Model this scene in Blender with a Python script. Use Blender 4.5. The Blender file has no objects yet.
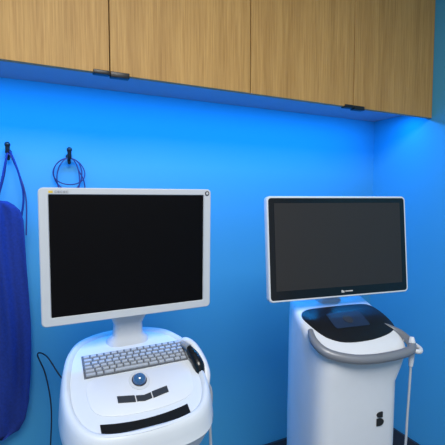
import bpy, bmesh, math
from mathutils import Vector, Matrix
sc = bpy.context.scene
sc.view_settings.view_transform = 'Standard'

# ---------------------------------------------------------------- materials
def mat(name, col, rough=0.5, metal=0.0, emit=None, es=0.0, coat=0.0, spec=0.5, bump=0.0, bscale=200, vary=0.0):
    m = bpy.data.materials.new(name); m.use_nodes = True
    nt = m.node_tree; b = nt.nodes['Principled BSDF']
    b.inputs['Base Color'].default_value = (*col, 1)
    b.inputs['Roughness'].default_value = rough
    b.inputs['Metallic'].default_value = metal
    b.inputs['Coat Weight'].default_value = coat
    b.inputs['Specular IOR Level'].default_value = spec
    if emit:
        b.inputs['Emission Color'].default_value = (*emit, 1)
        b.inputs['Emission Strength'].default_value = es
    if bump or vary:
        tc = nt.nodes.new('ShaderNodeTexCoord')
        n = nt.nodes.new('ShaderNodeTexNoise'); n.inputs['Scale'].default_value = bscale
        n.inputs['Detail'].default_value = 4
        nt.links.new(tc.outputs['Object'], n.inputs['Vector'])
        if bump:
            bp = nt.nodes.new('ShaderNodeBump'); bp.inputs['Strength'].default_value = bump
            bp.inputs['Distance'].default_value = 0.002
            nt.links.new(n.outputs['Fac'], bp.inputs['Height'])
            nt.links.new(bp.outputs['Normal'], b.inputs['Normal'])
        if vary:
            r = nt.nodes.new('ShaderNodeValToRGB')
            r.color_ramp.elements[0].position = 0.3; r.color_ramp.elements[1].position = 0.7
            r.color_ramp.elements[0].color = (*[c*(1-vary) for c in col], 1)
            r.color_ramp.elements[1].color = (*[min(1, c*(1+vary)) for c in col], 1)
            nt.links.new(n.outputs['Fac'], r.inputs['Fac'])
            nt.links.new(r.outputs['Color'], b.inputs['Base Color'])
    return m

def wood():
    m = bpy.data.materials.new('oak_veneer'); m.use_nodes = True
    nt = m.node_tree; b = nt.nodes['Principled BSDF']
    tc = nt.nodes.new('ShaderNodeTexCoord')
    mp = nt.nodes.new('ShaderNodeMapping'); mp.inputs['Scale'].default_value = (60, 60, 1.6)
    nt.links.new(tc.outputs['Object'], mp.inputs['Vector'])
    n = nt.nodes.new('ShaderNodeTexNoise'); n.inputs['Scale'].default_value = 3.0
    n.inputs['Detail'].default_value = 6; n.inputs['Roughness'].default_value = 0.65
    nt.links.new(mp.outputs['Vector'], n.inputs['Vector'])
    r = nt.nodes.new('ShaderNodeValToRGB')
    e = r.color_ramp.elements
    e[0].position = 0.3; e[0].color = (0.45, 0.235, 0.062, 1)
    e[1].position = 0.72; e[1].color = (0.69, 0.415, 0.135, 1)
    nt.links.new(n.outputs['Fac'], r.inputs['Fac'])
    mp2 = nt.nodes.new('ShaderNodeMapping'); mp2.inputs['Scale'].default_value = (9, 9, 0.5)
    nt.links.new(tc.outputs['Object'], mp2.inputs['Vector'])
    n2 = nt.nodes.new('ShaderNodeTexNoise'); n2.inputs['Scale'].default_value = 2.0
    nt.links.new(mp2.outputs['Vector'], n2.inputs['Vector'])
    mx = nt.nodes.new('ShaderNodeMixRGB'); mx.blend_type = 'MULTIPLY'
    r2 = nt.nodes.new('ShaderNodeValToRGB')
    r2.color_ramp.elements[0].position = 0.3; r2.color_ramp.elements[0].color = (0.80, 0.77, 0.72, 1)
    r2.color_ramp.elements[1].position = 0.7
    nt.links.new(n2.outputs['Fac'], r2.inputs['Fac'])
    mx.inputs[0].default_value = 1
    nt.links.new(r.outputs['Color'], mx.inputs[1]); nt.links.new(r2.outputs['Color'], mx.inputs[2])
    nt.links.new(mx.outputs['Color'], b.inputs['Base Color'])
    b.inputs['Roughness'].default_value = 0.6
    return m

M_wall = mat('blue_wall_paint', (0.06, 0.345, 0.56), 0.6, bump=0.15, bscale=300, vary=0.02)
M_wood = wood()
M_under = mat('cabinet_laminate', (0.33, 0.40, 0.5), 0.5, vary=0.02, bscale=20)
M_gap = mat('shadow_gap', (0.02, 0.015, 0.01), 0.8)
M_black = mat('black_metal', (0.012, 0.012, 0.014), 0.4)
M_floor = mat('vinyl_floor', (0.25, 0.24, 0.23), 0.4, vary=0.15, bscale=8)
M_ceil = mat('ceiling_white', (0.8, 0.8, 0.78), 0.8, vary=0.02)
M_white = mat('white_plastic', (0.60, 0.65, 0.72), 0.45, vary=0.01, bscale=30)
M_white2 = mat('white_satin_plastic', (0.64, 0.68, 0.75), 0.38, vary=0.01, bscale=30)
M_silver = mat('silver_plastic', (0.55, 0.585, 0.64), 0.42, vary=0.01, bscale=30)
M_grey = mat('grey_plastic', (0.30, 0.32, 0.36), 0.4)
M_key = mat('key_caps', (0.38, 0.42, 0.49), 0.45)
M_keybase = mat('keyboard_base', (0.10, 0.11, 0.13), 0.5)
M_dark = mat('dark_grey_plastic', (0.03, 0.035, 0.045), 0.35)
M_gloss = mat('black_gloss', (0.006, 0.007, 0.009), 0.18)
M_panel = mat('black_control_glass', (0.008, 0.009, 0.012), 0.3, spec=0.35)
M_scrL = mat('matte_lcd_screen', (0.003, 0.003, 0.004), 0.45, spec=0.08)
M_scrR = mat('glass_lcd_screen', (0.030, 0.029, 0.030), 0.3, spec=0.25)
M_handle = mat('satin_aluminium', (0.20, 0.215, 0.25), 0.38, metal=0.2)
M_ball = mat('trackball_blue', (0.04, 0.12, 0.28), 0.12, coat=1)
M_tdark = mat('touch_surface', (0.015, 0.03, 0.07), 0.3)
M_cable = mat('cable_grey', (0.42, 0.46, 0.52), 0.5)
M_cblack = mat('cable_black', (0.01, 0.01, 0.015), 0.5)
M_cblue = mat('cable_navy', (0.03, 0.03, 0.14), 0.5)
M_cloth = mat('apron_fabric', (0.006, 0.028, 0.20), 0.85, bump=0.5, bscale=120, vary=0.15)
M_gold = mat('gold_print', (0.7, 0.5, 0.08), 0.4)
M_print = mat('white_print', (0.7, 0.7, 0.72), 0.5)
M_led = mat('led_diffuser', (0.1, 0.3, 0.8), 0.5, emit=(0.05, 0.45, 1.0), es=4)
M_wheel = mat('rubber_wheel', (0.03, 0.03, 0.03), 0.7)

# ---------------------------------------------------------------- helpers
def finish(name, bm, m, parent=None, smooth=True, loc=None, angle=40):
    bmesh.ops.recalc_face_normals(bm, faces=bm.faces)
    me = bpy.data.meshes.new(name); bm.to_mesh(me); bm.free()
    ob = bpy.data.objects.new(name, me); sc.collection.objects.link(ob)
    if m: me.materials.append(m)
    if smooth:
        for p in me.polygons: p.use_smooth = True
        me.set_sharp_from_angle(angle=math.radians(angle))
    if parent: ob.parent = parent
    if loc: ob.location = loc
    return ob

def box(name, x0, x1, y0, y1, z0, z1, m, parent=None, bev=0.0, seg=2):
    bm = bmesh.new()
    bmesh.ops.create_cube(bm, size=1)
    c = Vector(((x0+x1)/2, (y0+y1)/2, (z0+z1)/2))
    for v in bm.verts:
        v.co = Vector((v.co.x*(x1-x0), v.co.y*(y1-y0), v.co.z*(z1-z0)))
    if bev:
        bmesh.ops.bevel(bm, geom=bm.edges[:], offset=bev, segments=seg, affect='EDGES', profile=0.5)
    return finish(name, bm, m, parent, smooth=bool(bev), loc=c)

def loft(name, rings, m, parent=None, caps=(True, True), angle=40, closed=True):
    bm = bmesh.new(); R = []
    for r in rings: R.append([bm.verts.new(p) for p in r])
    n = len(rings[0])
    for a, b in zip(R[:-1], R[1:]):
        for i in range(n if closed else n-1):
            j = (i+1) % n
            bm.faces.new((a[i], a[j], b[j], b[i]))
    if caps[0]: bm.faces.new(R[0])
    if caps[1]: bm.faces.new(R[-1])
    return finish(name, bm, m, parent, angle=angle)

def catmull(pts, n=6, closed=False):
    out = []; N = len(pts); pts = [Vector(p) for p in pts]
    rng = range(N) if closed else range(N-1)
    for i in rng:
        if closed: p0, p1, p2, p3 = pts[(i-1) % N], pts[i], pts[(i+1) % N], pts[(i+2) % N]
        else: p0, p1, p2, p3 = pts[max(i-1, 0)], pts[i], pts[i+1], pts[min(i+2, N-1)]
        for k in range(n):
            t = k/n
            out.append(0.5*((2*p1)+(-p0+p2)*t+(2*p0-5*p1+4*p2-p3)*t*t+(-p0+3*p1-3*p2+p3)*t**3))
    if not closed: out.append(pts[-1])
    return out

def tube(name, pts, rad, m, parent=None, n=8, seg=10, up=Vector((0, 0, 1)), flat=None, closed=False):
    P = catmull(pts, n, closed)
    rings = []
    N = len(P)
    def rr(i):
        if isinstance(rad, (int, float)): return rad
        t = i/(N-1)*(len(rad)-1); k = min(int(t), len(rad)-2)
        return rad[k]*(1-(t-k))+rad[k+1]*(t-k)
    side = None
    for i, p in enumerate(P):
        if closed: t = (P[(i+1) % N]-P[i-1]).normalized()
        else: t = (P[min(i+1, N-1)]-P[max(i-1, 0)]).normalized()
        if side is None:
            u = up if abs(t.dot(up)) < 0.9 else Vector((0, 1, 0.05))
            side = t.cross(u).normalized()
        else:
            side = (side - t*side.dot(t)).normalized()
        upv = side.cross(t).normalized()
        a = rr(i); b = a if flat is None else a*flat
        rings.append([p+side*math.cos(q)*a+upv*math.sin(q)*b for q in [2*math.pi*k/seg for k in range(seg)]])
    if closed:
        rings.append(rings[0])
        return loft(name, rings, m, parent, caps=(False, False), angle=60)
    return loft(name, rings, m, parent, angle=60)

def rrect(w, h, r, n=6, cx=0, cz=0):
    out = []
    for (sx, sz, a0) in ((1, 1, 0), (-1, 1, 90), (-1, -1, 180), (1, -1, 270)):
        for k in range(n+1):
            a = math.radians(a0+90*k/n)
            out.append((cx+sx*(w/2-r)+r*math.cos(a), cz+sz*(h/2-r)+r*math.sin(a)))
    return out

def empty(name, loc, rot=0, parent=None):
    e = bpy.data.objects.new(name, None); sc.collection.objects.link(e)
    e.location = loc; e.rotation_euler = (0, 0, rot); e.empty_display_size = 0.1
    if parent: e.parent = parent
    return e

def monitor_shell(name, secs, m, parent):
    rings = [[(x, y, z) for x, z in rrect(w, h, r, cz=cz)] for (y, w, h, r, cz) in secs]
    return loft(name, rings, m, parent, caps=(True, True), angle=35)

def caster(parent, x, y, i, z=0.0):
    bm = bmesh.new()
    for dx in (-0.014, 0.014):
        bmesh.ops.create_cone(bm, cap_ends=True, segments=24, radius1=0.035, radius2=0.035, depth=0.018,
            matrix=Matrix.Translation((x+dx, y, 0.035)) @ Matrix.Rotation(math.pi/2, 4, 'Y'))
    bmesh.ops.create_cone(bm, cap_ends=True, segments=16, radius1=0.012, radius2=0.012, depth=0.05,
            matrix=Matrix.Translation((x, y, 0.065)))
    finish('caster_%d' % i, bm, M_wheel, parent)

# ---------------------------------------------------------------- room
WX, WY = 1.73, 1.61
box('floor', -1.6, WX+0.1, -2.6, WY+0.1, -0.1, 0, M_floor)
box('wall_back', -1.6, WX+0.1, WY, WY+0.1, 0, 2.6, M_wall)
box('wall_right', WX, WX+0.1, -2.6, WY, 0, 2.6, M_wall)
box('wall_left', -1.7, -1.6, -2.6, WY+0.1, 0, 2.6, M_wall)
box('ceiling', -1.7, WX+0.1, -2.6, WY+0.1, 2.6, 2.7, M_ceil)
box('baseboard_back', -1.6, WX, WY-0.012, WY, 0, 0.1, M_dark)
box('baseboard_right', WX-0.012, WX, -2.6, WY-0.012, 0, 0.1, M_dark)

# ---------------------------------------------------------------- wall cabinet
cab = empty('wall_cabinet', (0, 0, 0))
ZB, YF = 1.739, 1.257
xl = -1.294
box('carcass', xl, WX-0.001, YF+0.022, WY-0.001, ZB+0.045, 2.45, M_under, cab)
box('door_gap_shade', xl, WX-0.001, YF+0.0195, YF+0.0225, ZB+0.02, 2.45, M_gap, cab)  # added near-black sheet, its colour stands in for shade between the doors
k = 1
x = xl
while x < WX-0.1:
    box('cabinet_door_%d' % k, x+0.0015, x+0.504-0.0015, YF, YF+0.019, ZB, 2.45, M_wood, cab, bev=0.001, seg=1)
    x += 0.504; k += 1
box('light_rail', xl, WX-0.001, YF+0.0195, YF+0.034, ZB+0.004, ZB+0.05, M_under, cab)
i = 1
for hx in (0.218, 1.226, -0.79):
    for s in (-1, 1):
        w = 0.05 if s < 0 else 0.06
        a, b = sorted((hx+s*0.001, hx+s*w))
        box('edge_pull_%d' % i, a, b, YF-0.004, YF+0.02, ZB-0.005 if s < 0 else ZB-0.009, ZB+0.003, M_black, cab, bev=0.002)
        box('edge_pull_lip_%d' % i, a, b, YF-0.006, YF-0.0005, ZB-0.005 if s < 0 else ZB-0.009, ZB+0.008, M_black, cab, bev=0.002)
        i += 1
box('led_strip', xl+0.05, WX-0.05, YF+0.093, YF+0.107, ZB+0.038, ZB+0.0455, M_led, cab)

# ---------------------------------------------------------------- left scanner cart
A = empty('dental_scanner_cart', (0.235, 1.02, 0))
def zdeck(y):
    if y < 0.07: return 0.891+0.45*y
    return 0.9225+0.15*(y-0.07)
half = [(0, -.186), (.09, -.182), (.146, -.160), (.178, -.11), (.187, -.045), (.180, .025), (.162, .09), (.130, .145), (.068, .178)]
out = half+[(0, .186)]+[(-a, b) for a, b in half[:0:-1]]
OUT = [(p.x-.008, p.y) for p in catmull([(a, b, 0) for a, b in out], 6, True)]
def ring(s, zf, sy=None):
    sy = sy or s
    return [(x*s, (y)*sy, zf(y*sy)) for x, y in OUT]
def mixz(z0, f, d):
    return lambda y: (zdeck(y)-d)*(1-f)+z0*f
body = loft('console_shell', [
    ring(.45, zdeck), ring(.88, zdeck),
    ring(.895, lambda y: zdeck(y)+.005), ring(.93, lambda y: zdeck(y)+.009), ring(.965, lambda y: zdeck(y)+.006),
    ring(.99, lambda y: zdeck(y)-.004), ring(1.008, lambda y: zdeck(y)-.02), ring(1.02, mixz(.81, .15, .04)),
    ring(1.03, mixz(.80, .4, .06)), ring(1.02, mixz(.785, .7, .065)), ring(.98, mixz(.76, .9, .08)),
    ring(.92, lambda y: .735), ring(.84, lambda y: .705), ring(.78, lambda y: .66)], M_white, A, angle=50)
loft('pedestal', [ring(.78, lambda y: .67), ring(.76, lambda y: .5), ring(.72, lambda y: .3), ring(.78, lambda y: .16), ring(.8, lambda y: .12)], M_white, A)
loft('base_plate', [ring(.95, lambda y: .085), ring(1.05, lambda y: .095), ring(1.05, lambda y: .12), ring(.95, lambda y: .14)], M_grey, A)
for i, (x, y) in enumerate(((-.15, -.12), (.15, -.12), (-.11, .13), (.11, .13)), 1): caster(A, x, y, i)

nrm = Vector((0, -0.45, 1)).normalized()
def D(x, y, h=0): return Vector((x, y, 0.891+0.45*y))+nrm*h
def slab(name, poly, h0, h1, m, parent, D=D, inset=0.0):
    cx = sum(p[0] for p in poly)/len(poly); cy = sum(p[1] for p in poly)/len(poly)
    def sc_(s, h): return [D(cx+(x-cx)*s, cy+(y-cy)*s, h) for x, y in poly]
    return loft(name, [sc_(1, h0), sc_(1, h1-0.001), sc_(1-inset, h1)], m, parent)
slab('keyboard_base', [(-.136, -.004), (.146, -.004), (.146, .066), (-.136, .066)], -.002, .003, M_keybase, A)
bm = bmesh.new()
rows = 6; ny = 0.067/rows
for r in range(rows):
    y0 = -.002+r*ny; nk = 15
    if r == 0:
        spans = [(0, 1.5), (1.5, 2.5), (2.5, 4), (4, 9), (9, 10.5), (10.5, 11.5), (11.5, 13), (13, 14), (14, 15)]
    else:
        off = (0, .4, .2, .0, .3, 0)[r]
        spans = [(0, 1+off)]+[(1+off+j, min(2+off+j, 15)) for j in range(14) if 1+off+j < 14.6]
    for a, b in spans:
        xa = -.133+a*.276/15+.0014; xb = -.133+b*.276/15-.0014
        if xb-xa < 0.004: continue
        ya, yb = y0+.0014, y0+ny-.0014
        lo = [bm.verts.new(D(*q, .002)) for q in ((xa, ya), (xb, ya), (xb, yb), (xa, yb))]
        g = .0012
        hi = [bm.verts.new(D(*q, .0065)) for q in ((xa+g, ya+g), (xb-g, ya+g), (xb-g, yb-g), (xa+g, yb-g))]
        bm.faces.new(hi)
        for j in range(4): bm.faces.new((lo[j], lo[(j+1) % 4], hi[(j+1) % 4], hi[j]))
finish('keyboard_keys', bm, M_key, A, smooth=False)
pal = [(p.x, p.y) for p in catmull([(-.12, -.012, 0), (-.03, -.012, 0), (.06, -.012, 0), (.13, -.012, 0), (.135, -.06, 0), (.11, -.11, 0), (0, -.125, 0), (-.11, -.11, 0), (-.135, -.06, 0)], 5, True)]
slab('palm_rest', pal, -.002, .0025, M_white2, A, inset=.03)
def circ(cx, cy, r, n=32): return [(cx+r*math.cos(2*math.pi*k/n), cy+r*math.sin(2*math.pi*k/n)) for k in range(n)]
slab('trackball_ring', circ(-.004, -.040, .027), 0, .005, M_silver, A, inset=.15)
slab('trackball_socket', circ(-.004, -.040, .0195), .003, .0056, M_dark, A)
bm = bmesh.new(); bmesh.ops.create_uvsphere(bm, u_segments=32, v_segments=16, radius=.0175, matrix=Matrix.Translation(D(-.004, -.040, .005)))
finish('trackball', bm, M_ball, A)
def arcseg(x0, x1, y0f, th, n=10):
    top = [(x0+(x1-x0)*k/n, y0f(x0+(x1-x0)*k/n)+th/2) for k in range(n+1)]
    bot = [(x, y-th) for x, y in top][::-1]
    return bot[::-1]+top[::-1]
f = lambda x: -.080 - .012*(1-abs(x+.004)/.07)
slab('mouse_button_1', arcseg(-.068, -.026, f, .017), .001, .006, M_dark, A, inset=.05)
slab('mouse_button_2', arcseg(-.023, .015, f, .015), .001, .006, M_dark, A, inset=.05)
slab('mouse_button_3', arcseg(.018, .060, f, .017), .001, .006, M_dark, A, inset=.05)
g = lambda x: -.144-.012*(1-(x+.010)**2/.0121)
slab('grip_recess', arcseg(-.117, .095, g, .026, 20), -.002, .0035, M_gloss, A)
slab('grip_lip', arcseg(-.112, .090, lambda x: g(x)-.017, .006, 20), -.004, .008, M_white2, A)
def rr_xy(w, d, r, cx, cy, z): return [(cx+x, cy+y, z) for x, y in rrect(w, d, r)]
loft('monitor_neck', [rr_xy(.125, .07, .03, .0, .12, .92), rr_xy(.12, .065, .03, .0, .12, .938), rr_xy(.088, .045, .02, .0, .115, .952),
    rr_xy(.082, .04, .018, .0, .108, .985), rr_xy(.10, .035, .015, .0, .096, 1.01), rr_xy(.115, .03, .012, .0, .088, 1.05), rr_xy(.10, .03, .012, .0, .088, 1.17)], M_silver, A)
mo = empty('monitor', (0.003, 0.04, 1.200), 0, A); mo.rotation_euler = (math.radians(1.5), 0, 0)
W, H = .468, .357
sw, sh, scz = W-.048, H-.041, .0025
monitor_shell('monitor_housing', [(.045, W*.6, H*.6, .03, 0), (.042, W*.72, H*.72, .03, 0), (.022, W-.03, H-.03, .02, 0), (.012, W, H, .012, 0), (.002, W, H, .012, 0), (0, W-.004, H-.004, .011, 0),
    (0, sw+.004, sh+.004, .004, scz), (.004, sw, sh, .003, scz)], M_silver, mo)
box('screen', -sw/2, sw/2, .0025, .0050, scz-sh/2, scz+sh/2, M_scrL, mo)
bm = bmesh.new()
bmesh.ops.create_cone(bm, cap_ends=True, segments=24, radius1=.0066, radius2=.0066, depth=.003, matrix=Matrix.Translation((W/2-.013, -.0002, H/2-.012)) @ Matrix.Rotation(math.pi/2, 4, 'X'))
finish('power_button', bm, M_dark, mo)
bm = bmesh.new()
bmesh.ops.create_cone(bm, cap_ends=True, segments=24, radius1=.0038, radius2=.0038, depth=.003, matrix=Matrix.Translation((W/2-.013, -.0008, H/2-.012)) @ Matrix.Rotation(math.pi/2, 4, 'X'))
finish('power_button_cap', bm, M_silver, mo)
bm = bmesh.new()
xx = -W/2+.024
bmesh.ops.create_cube(bm, size=1, matrix=Matrix.Translation((xx+.005, -.0004, H/2-.0105)) @ Matrix.Diagonal((.010, .001, .006, 1)))
finish('badge', bm, M_gold, mo, smooth=False)
bm = bmesh.new()
for j in range(5):
    bx = xx+.015+j*.0068
    for dz in (-.0022, .0022) if j % 2 == 0 else (-.0022, 0, .0022):
        bmesh.ops.create_cube(bm, size=1, matrix=Matrix.Translation((bx+.0022, -.0004, H/2-.0105+dz)) @ Matrix.Diagonal((.0045, .001, .0013, 1)))
    bmesh.ops.create_cube(bm, size=1, matrix=Matrix.Translation((bx, -.0004, H/2-.0105)) @ Matrix.Diagonal((.0013, .001, .0058, 1)))
finish('badge_lettering', bm, M_grey, mo, smooth=False)
# probe holder + handpiece on the right flank
tube('handpiece_holder', [(.138, .068, .912), (.156, .048, .928), (.172, .020, .918), (.185, -.018, .888), (.187, -.045, .856), (.178, -.060, .825)], [.005, .010, .012, .011, .011, .009], M_white2, A, flat=.8)
tube('handpiece', [(.152, .010, .920), (.160, -.01, .903), (.166, -.035, .880), (.164, -.055, .85)], [.008, .015, .017, .010], M_gloss, A)
tube('handpiece_tip', [(.144, .038, .922), (.153, .006, .920)], [.006, .010], M_grey, A)
tube('handpiece_cable', [(.178, -.05, .845), (.200, -.045, .80), (.203, -.03, .70), (.20, -.04, .55), (.18, 0, .40), (.16, .04, .35), (.12, .06, .40)], .0045, M_cable, A)

# ---------------------------------------------------------------- right scanner cart
B = empty('dental_scanner_cart', (0.86, 0.95, 0), math.radians(-8.7))
def zd2(y): return .980+.45*y if y < .07 else .980+.45*.07+.1*(y-.07)
hb = [(0, -.160), (.075, -.157), (.115, -.147), (.135, -.115), (.138, -.05), (.132, .02), (.122, .075), (.10, .115), (.05, .13)]
o2 = hb+[(0, .132)]+[(-a, b) for a, b in hb[:0:-1]]
OUT2 = [(p.x, p.y) for p in catmull([(a, b, 0) for a, b in o2], 6, True)]
def r2(sx, zf, cx=0, sy=None, dy=0):
    sy = sy or sx
    return [(cx+x*sx, y*sy+dy, zf(y*sy+dy)) for x, y in OUT2]
loft('cart_body', [r2(.45, lambda y: zd2(y), .022), r2(.99, lambda y: zd2(y)+.001, .022, .93), r2(1.06, lambda y: zd2(y)-.003, .021, .99), r2(1.10, lambda y: zd2(y)-.012, .020, 1.03),
    r2(1.10, lambda y: zd2(y)-.03, .019, 1.04), r2(1.06, lambda y: (zd2(y)-.07), .012, 1.02), r2(1.0, lambda y: .84+.25*y, .003), r2(1.0, lambda y: .76, .002),
    r2(1.0, lambda y: .6, 0), r2(1.0, lambda y: .4, 0), r2(1.02, lambda y: .2, 0), r2(1.0, lambda y: .12, 0)], M_white2, B, angle=50)
loft('base_plate', [r2(1.15, lambda y: .08), r2(1.3, lambda y: .09), r2(1.3, lambda y: .115), r2(1.15, lambda y: .13)], M_grey, B)
for i, (x, y) in enumerate(((-.15, -.14), (.15, -.14), (-.12, .13), (.12, .13)), 1): caster(B, x, y, i)
def D2(x, y, h=0): return Vector((x, y, 0.980+0.45*y))+nrm*h
pad = [(p.x, p.y) for p in catmull([(-.117, -.002, 0), (-.085, .022, 0), (0, .026, 0), (.11, .026, 0), (.152, .014, 0), (.172, -.035, 0), (.162, -.088, 0), (.08, -.115, 0), (-.02, -.118, 0), (-.075, -.098, 0), (-.105, -.055, 0)], 5, True)]
slab('control_panel', pad, -.002, .004, M_panel, B, D=D2, inset=.03)
slab('touchpad', rrect(.125, .062, .008, cx=.028, cz=-.035), .003, .0052, M_tdark, B, D=D2)
slab('touchpad_ring', circ(.028, -.035, .016), .004, .0062, M_dark, B, D=D2)
tube('push_handle', [(-.128, -.075, .960), (-.138, -.115, .942), (-.120, -.155, .922), (-.06, -.180, .908), (.01, -.188, .903), (.09, -.186, .904), (.148, -.175, .908), (.172, -.145, .917), (.170, -.10, .932), (.14, -.06, .948)],
    [.008, .012, .0135, .0135, .0135, .0135, .0135, .0125, .012, .008], M_handle, B, flat=1.0, seg=14)
tube('handpiece_holder', [(.150, -.172, .906), (.168, -.186, .904), (.184, -.170, .906), (.183, -.14, .912), (.165, -.125, .92)], .007, M_silver, B)
tube('handpiece', [(.166, -.157, .938), (.166, -.159, .92), (.166, -.159, .885), (.164, -.159, .85)], [.006, .010, .009, .006], M_white2, B)
tube('handpiece_cable', [(.164, -.159, .855), (.162, -.159, .80), (.158, -.158, .70), (.154, -.155, .58), (.156, -.12, .46), (.165, -.08, .38), (.155, -.02, .40), (.13, .0, .45)], .0036, M_cable, B)
loft('monitor_neck', [rr_xy(.095, .06, .02, .02, .075, 1.0), rr_xy(.09, .055, .02, .02, .075, 1.014), rr_xy(.055, .03, .012, .02, .07, 1.022), rr_xy(.05, .028, .012, .02, .06, 1.06), rr_xy(.08, .02, .01, .02, .045, 1.10), rr_xy(.10, .02, .01, .02, .045, 1.2)], M_silver, B)
m2 = empty('monitor', (0.027, 0.004, 1.196), 0, B); m2.rotation_euler = (math.radians(-5), 0, 0)
W2, H2 = .519, .327
monitor_shell('monitor_housing', [(.036, W2*.6, H2*.6, .03, 0), (.034, W2*.8, H2*.8, .03, 0), (.026, W2-.02, H2-.02, .02, 0), (.018, W2, H2, .014, 0), (.003, W2, H2, .014, 0), (0, W2-.004, H2-.004, .013, 0),
    (0, W2-.012, H2-.012, .010, 0), (.003, W2-.014, H2-.014, .009, 0)], M_white2, m2)
rings = [[(x, y, z) for x, z in rrect(W2-.013, H2-.013, .009)] for y in (.003, -.0005)]
loft('bezel_glass', rings, M_gloss, m2)
sw2, sh2 = W2-.050, H2-.056
box('screen', -sw2/2, sw2/2, -.0012, -.0004, -sh2/2+.006, sh2/2+.006, M_scrR, m2)
bm = bmesh.new()
for (dx, dz, w, h) in ((-.003, .0, .004, .008), (.003, -.001, .004, .006)):
    bmesh.ops.create_cube(bm, size=1, matrix=Matrix.Translation((dx, -.0009, -H2/2+.019+dz)) @ Matrix.Diagonal((w, .0008, h, 1)))
for j in range(7):
    bmesh.ops.create_cube(bm, size=1, matrix=Matrix.Translation((.011+j*.004, -.0009, -H2/2+.019)) @ Matrix.Diagonal((.0028, .0008, .0035, 1)))
finish('monitor_logo', bm, M_print, m2, smooth=False)
bm = bmesh.new()
def prism(poly, y0, y1):
    a = [bm.verts.new((x, y0, z)) for x, z in poly]; b = [bm.verts.new((x, y1, z)) for x, z in poly]
    bm.faces.new(a); bm.faces.new(b[::-1]); n = len(a)
    for i in range(n): bm.faces.new((a[i], a[(i+1) % n], b[(i+1) % n], b[i]))
cx, cz = .056, .706
upp = [(cx+.010, cz+.020), (cx+.000, cz+.020)]+[(cx-.011*math.sin(t), cz+.012+.008*math.cos(t)) for t in [math.pi*k/8 for k in range(1, 8)]]+[(cx, cz+.004), (cx+.010, cz+.004)]
low = [(cx-.011, cz+.001), (cx+.001, cz+.001)]+[(cx+.001+.013*math.sin(t), cz-.010+.011*math.cos(t)) for t in [math.pi*k/8 for k in range(1, 8)]]+[(cx+.001, cz-.021), (cx-.011, cz-.021)]
prism(upp, -.1615, -.1575); prism(low, -.1615, -.1575)
finish('front_emblem', bm, M_black, B, smooth=False)

# ---------------------------------------------------------------- hooks, apron, cables
def hook(x, z):
    h = empty('coat_hook', (x, WY, z))
    bm = bmesh.new()
    bmesh.ops.create_cone(bm, cap_ends=True, segments=20, radius1=.011, radius2=.009, depth=.006, matrix=Matrix.Translation((0, -.003, 0)) @ Matrix.Rotation(math.pi/2, 4, 'X'))
    bmesh.ops.create_uvsphere(bm, u_segments=14, v_segments=10, radius=.010, matrix=Matrix.Translation((0, -.042, .022)))
    finish('backplate', bm, M_black, h)
    tube('prong', [(0, -.004, .0), (0, -.02, -.008), (0, -.036, -.004), (0, -.042, .02)], .0075, M_black, h)
    tube('lower_prong', [(0, -.004, -.004), (0, -.012, -.02), (0, -.022, -.026), (0, -.028, -.018)], .006, M_black, h)
    return h
hk = hook(.118, 1.513); hk2 = hook(-.086, 1.520)
for i, (a, b, dy) in enumerate(((.050, .062, 0), (.040, .074, -.005), (.056, .050, .004)), 1):
    pts = [(a*math.sin(t)*(1+.15*math.cos(t+i)), -.028+dy+.004*math.sin(2*t), -.008-b+b*math.cos(t)) for t in [2*math.pi*k/12 for k in range(12)]]
    tube('cable_coil_%d' % i, pts, .0022, M_cblue, hk, closed=True)
tube('cable_tail', [(.03, -.03, -.05), (.052, -.03, -.10), (.05, -.03, -.18), (.02, -.03, -.24), (-.01, -.03, -.20)], .0022, M_cblue, hk)
ap = empty('lead_apron', (-.175, 1.562, 0))
rings = []
zs = [1.352, 1.342, 1.325, 1.29, 1.2, 1.1, 1.0, .9, .8, .7, .6, .54, .50, .485]
ws = [.085, .105, .125, .136, .139, .140, .141, .142, .142, .140, .134, .122, .10, .07]
for z, w in zip(zs, ws):
    rg = []
    for k in range(96):
        t = 2*math.pi*k/96
        c, s = math.cos(t), math.sin(t)
        x = w*math.copysign(abs(c)**.6, c)
        th = .014 if w > .1 else .010
        y = th*math.copysign(abs(s)**.7, s)
        fold = .008*math.sin(x*85+1.5*math.sin(z*5))+.005*math.sin(x*150+z*7)
        rg.append((x+.004*math.sin(z*9), y+fold*(1 if z < 1.33 else .4), z - .12*max(0, x)*(1 if z > 1.28 else 0)))
    rings.append(rg)
loft('apron_cloth', rings, M_cloth, ap, angle=80)
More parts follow.
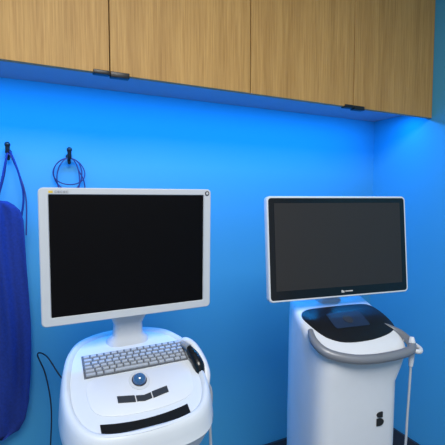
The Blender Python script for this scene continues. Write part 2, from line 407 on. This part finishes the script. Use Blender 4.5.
tube('hanging_strap', [(.05, 0, 1.33), (.07, -.006, 1.42), (.088, .008, 1.510), (.098, .008, 1.513), (.122, .0, 1.44), (.135, -.004, 1.36), (.125, -.006, 1.28)], .0035, M_cloth, ap)
tube('hanging_strap_2', [(.05, -.01, 1.33), (.075, .012, 1.43), (.09, .006, 1.508), (.115, .006, 1.46), (.142, -.01, 1.36), (.140, -.015, 1.22)], .0025, M_cblue, ap)
pc = empty('power_cable', (.02, 1.45, 0))
tube('cord', [(.12, -.2, .72), (.05, -.06, .73), (.0, .0, .80), (-.03, .06, .79), (-.005, .08, .70), (.01, .05, .58), (-.0, .03, .40), (-.01, .05, .15), (.05, .0, .012), (.2, .05, .006)], .0025, M_cblack, pc)

# ---------------------------------------------------------------- lights
def area(name, loc, rot, sx, sy, col, p, parent=None):
    l = bpy.data.lights.new(name, 'AREA'); l.shape = 'RECTANGLE'; l.size = sx; l.size_y = sy
    l.color = col; l.energy = p
    o = bpy.data.objects.new(name, l); sc.collection.objects.link(o)
    o.location = loc; o.rotation_euler = rot
    return o
area('led_strip_light', ((xl+WX)/2-.01, YF+.10, ZB+.036), (math.radians(7), 0, 0), WX-xl-.12, .014, (0.0, .32, 1.0), 21)
area('ceiling_panel_light', (0.1, -0.5, 2.57), (0, 0, 0), 1.2, 1.2, (1.0, .95, .87), 66)
pan = box('ceiling_light_panel', -.5, .7, -1.1, .1, 2.575, 2.6, mat('panel_diffuser', (.9, .9, .9), .5, emit=(1, .97, .92), es=1.0))

w = bpy.data.worlds.new('World'); sc.world = w; w.use_nodes = True
w.node_tree.nodes['Background'].inputs[0].default_value = (.9, .92, 1, 1)
w.node_tree.nodes['Background'].inputs[1].default_value = 0.38

# ---------------------------------------------------------------- camera
cd = bpy.data.cameras.new('camera'); cd.lens = 31.15; cd.sensor_width = 36
co = bpy.data.objects.new('camera', cd); sc.collection.objects.link(co)
co.location = (0, 0, 1.35); co.rotation_euler = (math.radians(86.5), 0, math.radians(-25.8))
cd.clip_start = .01
sc.camera = co
